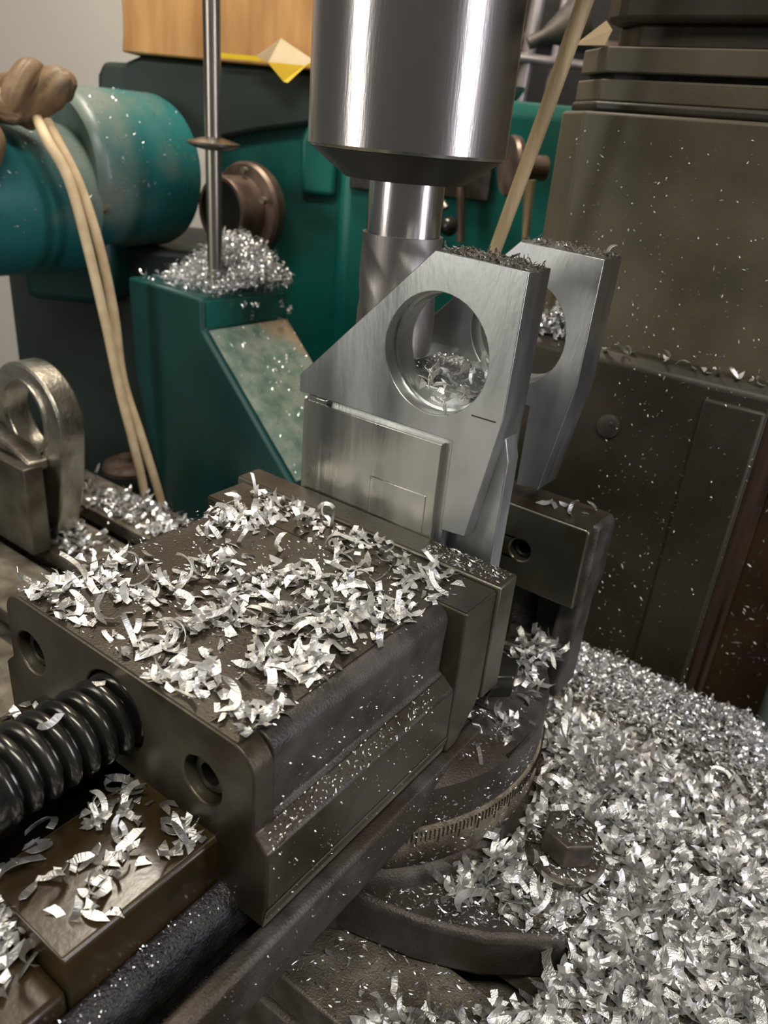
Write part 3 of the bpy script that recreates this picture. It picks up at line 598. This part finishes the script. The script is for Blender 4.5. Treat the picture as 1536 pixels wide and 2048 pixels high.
# in the bore
for k in range(18):
    a = rnd.uniform(-.85, .85); yy = rnd.uniform(.925, 1.02)
    place_chip((-.27+.12*math.sin(a)*.9, yy, .508-.150*math.cos(a*.8)+.004), 'CHIP piled in the bore of the front lug, '+('left side' if a < 0 else 'right side'), 'chips in the bore', .6, lift=rnd.random()*.035, sc=.95)
for k in range(12):
    place_chip((rnd.uniform(-.42, -.23), rnd.uniform(1.03, 1.20), .396), 'CHIP lying on the web between the two lugs', 'chips between the lugs', .5, lift=rnd.random()*.03)
for x, y in ((-.07, 1.37), (-.02, 1.38), (.02, 1.40), (-.10, 1.36), (.03, 1.42), (-.05, 1.40)): place_chip((x, y, .002), 'CHIP lying on top of the fixed jaw', 'chips on the fixed jaw', .3)
place_chip((-.075, 1.42, .748), 'CHIP sticking out alone on top of the rear lug', None, .25)

# ---- heap on the table
def lugz(x, y):
    return -.79 if (x < .45 and .40 < y < 1.3 and y > .37+.0*(x) and (y > .40+(x+.1)*.32)) else -.95
def inring(x, y, R=.60): return (x+.40)**2+(y-.90)**2 < R*R
def heap(x, y):
    """top of the chip heap"""
    h = -.90+.05*min(1, max(0, (y-.25)/.4))
    h += .105*math.exp(-(((x-.28)/.22)**2+((y-.78)/.28)**2))
    h += .05*math.exp(-(((x-.15)/.3)**2+((y-1.35)/.25)**2))
    h += .085*math.exp(-((y-1.80)/.10)**2)*(1 if x < .62 else max(0, 1-(x-.62)/.1))
    h -= .03*math.exp(-((y-1.60)/.05)**2)
    h += .10*math.exp(-(((x-.22)/.25)**2+((y-1.16)/.16)**2))
    h += .035*noise.noise(Vector((x*6, y*6, 0)))+.014*noise.noise(Vector((x*17, y*17, 3)))
    # nut and washer stay clear
    d = math.hypot(x-.345, y-.885)
    if d < .19: h = min(h, -.80+.5*max(0, d-.105))
    return h
def dense(x, y):
    if x > 1.45 or y < .22 or y > 1.95: return 0
    if inring(x, y): return 0
    if math.hypot(x-.345, y-.885) < .105: return 0
    lim = .47-(.66-y)*.40 if y > .5 else (.40-(.5-y)*.7 if y > .36 else .30-(.36-y)*1.6)
    if y < .68 and x > lim+.03+.04*noise.noise(Vector((x*8, y*8, 1))): return 1
    if y < .68:
        # mound on top of the lug between ring and bolt
        if y > .44+(x+.1)*.34+.025 and x > .05: return 1
        return 0
    if y > 1.72 and x > .75: return 0
    return 1
dm = MB(); nx, ny = 150, 170; G = {}
for i in range(nx+1):
    for j in range(ny+1):
        x = -.15+i*1.6/nx; y = .20+j*1.75/ny
        z = heap(x, y)-.016+.006*noise.noise(Vector((x*60, y*60, 7)))
        G[i, j] = (x, y, z, dense(x, y) or (inring(x, y, .60) and not inring(x, y, .55) and y > 1.0))
V = {}
for i in range(nx):
    for j in range(ny):
        if all(G[a][3] for a in ((i, j), (i+1, j), (i, j+1), (i+1, j+1))):
            f = []
            for a in ((i, j), (i+1, j), (i+1, j+1), (i, j+1)):
                if a not in V: V[a] = dm.v(*G[a][:3])
                f.append(V[a])
            dm.bm.faces.new(f)
o = obj('metal_dust_heap', dm, 'dust', ang=180); o['kind'] = 'stuff'; tag(o, 'gritty grey metal dust bedded under the chip heap on the table', 'metal dust')
hs = MB(); n = 0
while n < 8200:
    x, y = rnd.uniform(0, 1.40), rnd.uniform(.22, 1.93)
    if not dense(x, y): continue
    if abs(y-1.60) < .045 and rnd.random() < .75: continue
    if y > 1.7 and rnd.random() < .15: continue
    # only a skin of chips is seen; keep those in and near view
    if y < .25+(x-.95)*.9 or x > 1.05+(y-.6)*.05: 
        if rnd.random() < .6: continue
    z = heap(x, y)+rnd.uniform(-.012, .012)
    sc = 1.22 if y < 1.1 else (1.08 if y < 1.62 else .62)
    chip_geom(hs.bm, chip_mx((x, y, z), .45, sc), n=7, **chip_par(rnd)); n += 1
for k in range(2600):                          # finer curls towards the back edge
    x, y = rnd.uniform(-.12, .70), rnd.uniform(1.66, 1.93)
    z = heap(x, y)+rnd.uniform(-.012, .016)
    pr = chip_par(rnd); pr['w'] *= .5; pr['kout'] = rnd.choice((-1, 1))*rnd.uniform(30, 80)
    chip_geom(hs.bm, chip_mx((x, y, z), .9, .8), n=6, **pr)
rc = MB()
for k in range(1500):
    x, y = rnd.uniform(-.12, .70), rnd.uniform(1.68, 1.93)
    chip_geom(rc.bm, chip_mx((x, y, heap(x, y)+rnd.uniform(.0, .02)), 1.0), n=7, L=rnd.uniform(.03, .08), w=rnd.uniform(.006, .011), kin=0, kout=rnd.choice((-1, 1))*rnd.uniform(30, 90), twist=rnd.uniform(-20, 20), taper=.2, skew=0)
o = obj('curl_mound', rc, 'chip2'); o['kind'] = 'stuff'; tag(o, 'mound of fine bright curls along the back edge of the table', 'swarf')
o = obj('swarf_heap', hs, 'chip'); o['kind'] = 'stuff'; tag(o, 'deep heap of countless curled aluminium chips covering the table at right', 'swarf heap')
n = 0
while n < 44:
    x, y = rnd.uniform(.1, .95), rnd.uniform(.3, 1.5)
    if not dense(x, y): continue
    place_chip((x, y, heap(x, y)+.004), 'CHIP on the big chip heap, '+('near side' if y < .7 else ('beside the hex nut' if y < 1.05 else 'far side'))+(', toward the right' if x > .55 else ', toward the vise'), 'chips on the heap', .4, sc=1.15); n += 1
for x, y in ((.32, .86), (.36, .91), (.34, .93), (.38, .87)): place_chip((x, y, -.664), 'CHIP lying on the clamping hex nut', 'chips on the hex nut', .2)
for x, y in ((.42, .80), (.30, .79), (.27, .86)): place_chip((x, y, -.748), 'CHIP lying on the washer of the clamp bolt', 'chips on the washer', .4)
# sparse chips: on the table in front, around the base, beside the lock nut
for k in range(14):
    x = rnd.uniform(-.12, .30); y = rnd.uniform(.24, .46)
    if x > .36: continue
    place_chip((x, y, -.9495), 'CHIP on the front table edge below the clamp lug, '+('left part' if x < .08 else 'right part'), 'chips on the front table edge', .3, sc=.9)
for k in range(14):
    a = rnd.uniform(-1.0, .25); r = rnd.uniform(.45, .54)
    x, y = -.40+r*math.cos(a), .90+r*math.sin(a)
    if x < .06: continue
    place_chip((x, y, -.462), 'CHIP on the swivel base beside the lock nut', 'chips on the swivel base', .5, sc=.9)
ns = MB()
for k in range(120):
    x, y = rnd.uniform(-.05, .10), rnd.uniform(1.02, 1.30)
    chip_geom(ns.bm, chip_mx((x, y, -.43+(y-1.02)*.12+rnd.uniform(-.02, .02)), .8), n=5, **chip_par(rnd))
for k in range(60):
    x, y = rnd.uniform(-.03, .14), rnd.uniform(.80, .95)
    chip_geom(ns.bm, chip_mx((x, y, -.455+rnd.uniform(0, .01)), .6, .9), n=5, **chip_par(rnd))
o = obj('swarf_tuft', ns, 'chip'); o['kind'] = 'stuff'; tag(o, 'clump of aluminium chips lodged between lock nut and fixed jaw', 'swarf')
# left part of the table: dusty chips, and chips along the column ledge
ts = MB()
for k in range(2200):
    x, y = rnd.uniform(-3.4, -1.3), rnd.choice((rnd.uniform(1.06, 1.30), rnd.uniform(1.06, 1.30), rnd.uniform(1.45, 1.70), rnd.uniform(1.45, 1.70)))
    if noise.noise(Vector((x*3, y*5, 2))) < -.05 and rnd.random() < .8: continue
    chip_geom(ts.bm, chip_mx((x, y, -.942+rnd.uniform(0, .03)), .5, 1.1), n=4, **chip_par(rnd))
o = obj('table_swarf', ts, 'chip2'); o['kind'] = 'stuff'; tag(o, 'bright swarf strewn over the left part of the table behind the vise', 'swarf')
for x in (-.30, -.285, -.24, -.225, -.20, -.19, -.06, -.045, .0, .05, .08, .10, .13, .17, .20, .24, .26, .28): place_chip((x, rnd.uniform(2.115, 2.16), .336), 'CHIP on the ledge of the mill column'+(', left stretch' if x < -.1 else ', right stretch'), 'chips on the column ledge', .3, sc=.85)
lh = MB()
for k in range(260): 
    x, y = rnd.gauss(-.50, .05), rnd.uniform(2.12, 2.19)
    chip_geom(lh.bm, chip_mx((x, y, .34+.13*math.exp(-((x+.50)/.05)**2)*rnd.random()+.005), .9), n=4, **chip_par(rnd))
o = obj('ledge_swarf', lh, 'chip2'); o['kind'] = 'stuff'; tag(o, 'small pile of bright chips on the column ledge seen through the rear bore', 'swarf')
# curly fine swarf around the rod on the bracket
cs = MB()
for k in range(4200):
    u, b = rnd.gauss(.42, .17), rnd.gauss(.42, .16)
    if not (.0 < u < .68 and .02 < b < .64): continue
    hgt = .28*math.exp(-((u-.42)/.26)**2-((b-.44)/.26)**2)
    p = bx+ua*u+ub*b; P_ = bgp(p.x, p.y, .15+hgt*rnd.uniform(.25, 1.0))
    pr = dict(L=rnd.uniform(.05, .13), w=rnd.uniform(.004, .009), kin=rnd.uniform(-10, 10), kout=rnd.choice((-1, 1))*rnd.uniform(40, 95), twist=rnd.uniform(-25, 25), taper=.3, skew=0)
    chip_geom(cs.bm, chip_mx(P_, 1.2), n=8, **pr)
for k in range(8):
    p = bx+ua*(.69)+ub*rnd.uniform(.1, .6); P_ = bgp(p.x, p.y, rnd.uniform(-.02, .10))
    chip_geom(cs.bm, chip_mx(P_, 1.4), n=14, L=.16, w=.008, kin=0, kout=70, twist=22, taper=.2, skew=0)
o = obj('curly_swarf', cs, 'chip2'); o['kind'] = 'stuff'; tag(o, 'fluffy nest of fine curly swarf around the foot of the steel rod', 'curly swarf')

lc = MB()
chip_geom(lc.bm, Matrix.Translation((-.02, 1.86, -.80)) @ Matrix.Rotation(1.3, 4, 'Z') @ Matrix.Rotation(1.2, 4, 'X'), n=20, L=.30, w=.012, kin=4, kout=26, twist=3, taper=.3, skew=0, thick=.0006)
tag(obj('metal_curl', lc, 'chip2'), 'single large looped curl standing up at the back left of the chip heap', 'metal curl')
# ---- fine splinters and specks thrown over everything
def splinters(name, label, count, fn, lo, hi, mt='chip2'):
    b = MB()
    for k in range(count):
        q = fn()
        if q is None: continue
        p, N_ = q; N_ = Vector(N_).normalized(); t = N_.orthogonal().normalized()
        t = Matrix.Rotation(rnd.uniform(0, 2*PI), 3, N_) @ t; w = N_.cross(t)
        L = rnd.uniform(lo, hi)*(1 if rnd.random() < .9 else 2.0); ww = rnd.uniform(.0012, .0028)*max(1, lo/.006)
        p = Vector(p)+N_*.0012; up = N_*rnd.uniform(.0005, .004)
        a, c, d, e = p-t*L/2, p+t*L/2+up, p+w*ww, p-w*ww*.5+up*.7
        v = [b.bm.verts.new(x) for x in (a, d, c, e)]
        b.bm.faces.new((v[0], v[1], v[2])); b.bm.faces.new((v[0], v[2], v[3])); b.bm.faces.new((v[0], v[3], v[1])); b.bm.faces.new((v[1], v[3], v[2]))
    o = obj(name, b, mt); o['kind'] = 'stuff'; tag(o, label, 'metal splinters'); return o
U = rnd.uniform
splinters('fine_splinters', 'fine metal splinters sprinkled over the moving jaw top', 1500, lambda: ((U(-.79, -.02), U(.01, .79), .0025), (0, 0, 1)), .003, .010)
splinters('fine_splinters', 'fine metal specks clinging to the side of the moving jaw', 160, lambda: ((.041, U(.01, .58), U(-.40, -.225)), (1, 0, 0)), .002, .005, 'chip')
splinters('fine_splinters', 'fine metal specks on the upper flank of the moving jaw', 160, lambda: ((-.004, U(.02, .58), U(-.19, -.07)), (1, 0, .1)), .002, .006, 'chip')
splinters('fine_splinters', 'fine metal specks along the shoulder of the moving jaw side', 260, lambda: ((.006+(t_ := rnd.random())*.034, U(.02, .58), -.19-.032*t_), (.6, 0, .7)), .003, .007, 'chip')
splinters('fine_splinters', 'crushed metal grit on the jaw plate top edge', 300, lambda: ((U(-.20, .04), U(.81, .885), .0135), (0, 0, 1)), .004, .014)
def lugtop():
    t_ = rnd.random(); i = rnd.random() < .55
    return ((-.31+t_*.245, U(.912, 1.018) if i else U(1.35, 1.47), .758-.011*t_), (0, 0, 1))
gr = MB()
for k in range(420):
    (p, N_) = lugtop(); gr_p = Vector(p)+Vector((0, 0, .002))
    if rnd.random() < .3: gr_p.z += .006
    chip_geom(gr.bm, chip_mx(gr_p, .7, .32), n=3, **chip_par(rnd))
o = obj('lug_grit', gr, 'dust'); o['kind'] = 'stuff'; tag(o, 'dark metal grit lying along the top edges of both lugs', 'metal dust')
splinters('fine_splinters', 'glittering metal splinters on the top edges of both lugs', 700, lugtop, .004, .012)
splinters('fine_splinters', 'metal specks stuck to the upper face of the mill column', 620, lambda: ((U(-.60, .60), 2.2, .33+.75*rnd.random()**1.6), (0, -1, 0)), .004, .011, 'chip')
splinters('fine_splinters', 'metal specks stuck to the dark base of the mill column', 520, lambda: ((U(-.2, .33), 2.1 if U(-.2, .33) < .11 else 2.075, U(-1.0, .30)), (0, -1, 0)), .004, .014, 'chip')
splinters('fine_splinters', 'scattered chips clinging to the brown side panel', 420, lambda: ((U(.36, 1.1), 2.62, rnd.gauss(-.75, .28)), (0, -1, 0)), .010, .030, 'chip')
def lugsp():
    x, y = U(-.16, .47), U(.36, .80)
    if y < (.39+(x+.12)*.27 if x < .14 else .455+(x-.136)*.6)+.012 or inring(x, y, .60): return None
    return ((x, y, -.789), (0, 0, 1))
splinters('fine_splinters', 'metal splinters on the front clamp lug of the vise base', 2600, lugsp, .005, .016)
splinters('fine_splinters', 'metal splinters on the front edge of the machine table', 1200, lambda: ((U(-.15, .9), U(.22, .50), -.949), (0, 0, 1)), .005, .020)
splinters('fine_splinters', 'metal splinters dusting the chip heap and the bare strip at its back', 4200, lambda: (lambda x, y: ((x, y, heap(x, y)+.002-.012), (0, 0, 1)) if dense(x, y) else None)(U(0, 1.2), rnd.choice((U(.3, 1.7), U(1.52, 1.68)))), .006, .020)
splinters('fine_splinters', 'metal splinters on the clamping nut and washer', 500, lambda: (lambda a, r: ((.345+r*math.cos(a), .885+r*math.sin(a), -.665 if r < .058 else -.749), (0, 0, 1)))(U(0, 6.28), .104*math.sqrt(rnd.random())), .004, .014)
def ring_sp():
    a = U(-1.5, .1); z = U(-.735, -.50); r = .579 if z < -.60 else .571
    return ((-.40+r*math.cos(a), .90+r*math.sin(a), z), (math.cos(a), math.sin(a), 0))
splinters('fine_splinters', 'metal splinters stuck to the graduated swivel ring', 700, ring_sp, .003, .011)
def ringtop():
    a = U(-1.5, .3); r = U(.40, .53); return ((-.40+r*math.cos(a), .90+r*math.sin(a), -.448), (0, 0, 1))
splinters('fine_splinters', 'metal splinters on top of the swivel base', 1200, ringtop, .004, .013)
def skirt():
    a = U(-1.5, .1); t_ = rnd.random(); r = .56+.035*t_
    return ((-.40+r*math.cos(a), .90+r*math.sin(a), -.758-.04*t_), (math.cos(a)*.4, math.sin(a)*.4, 1))
splinters('fine_splinters', 'metal splinters on the sloping skirt of the vise base', 900, skirt, .004, .012)
splinters('fine_splinters', 'sparkling grit on the wet ledge beside the vise way', 220, lambda: ((U(-.088, -.04), U(-.5, 0), -.387), (0, 0, 1)), .002, .005)
splinters('fine_splinters', 'sparkling grit along the outer rail of the vise', 260, lambda: ((.069, U(-.6, .85), U(-.53, -.44)), (1, 0, .2)), .002, .005)
splinters('fine_splinters', 'metal splinters on the web between the lugs', 900, lambda: ((U(-.52, -.22), U(1.03, 1.34), .396), (0, 0, 1)), .003, .008)
def drumsp():
    a = U(-.3, 2.2); t_ = rnd.random(); big = rnd.random() < .5
    c, R_ = ((-2.03, 4.72, .655), .436) if big else ((-2.03-.564*1.28, 4.72-.826*1.28, .50), .396)
    tt = U(.05, .66) if big else U(.4, 1.28)
    n_ = Vector((.826*math.cos(a), -.564*math.cos(a), math.sin(a)))
    q = Vector(c)+Vector(AX)*tt+n_*R_
    w_ = bgp(n_.x, n_.y, 0)-bgp(0, 0, 0); return (bgp(*q), (w_.x, w_.y, n_.z))
splinters('fine_splinters', 'bright specks of swarf scattered over the teal drums', 520, drumsp, .008, .022)
def slopesp():
    t_ = rnd.random(); p = brf(.675+.69*t_, U(.03, .6), -.025-.64*t_); w_ = brf(.68, 0, .73)-brf(0, 0, 0); return (p, (w_.x-.0, w_.y, 1))
splinters('fine_splinters', 'bright specks on the slanting face of the feed bracket', 420, slopesp, .008, .02)

for o_ in list(bpy.data.objects):
    if '_o' in o_: del o_['_o']
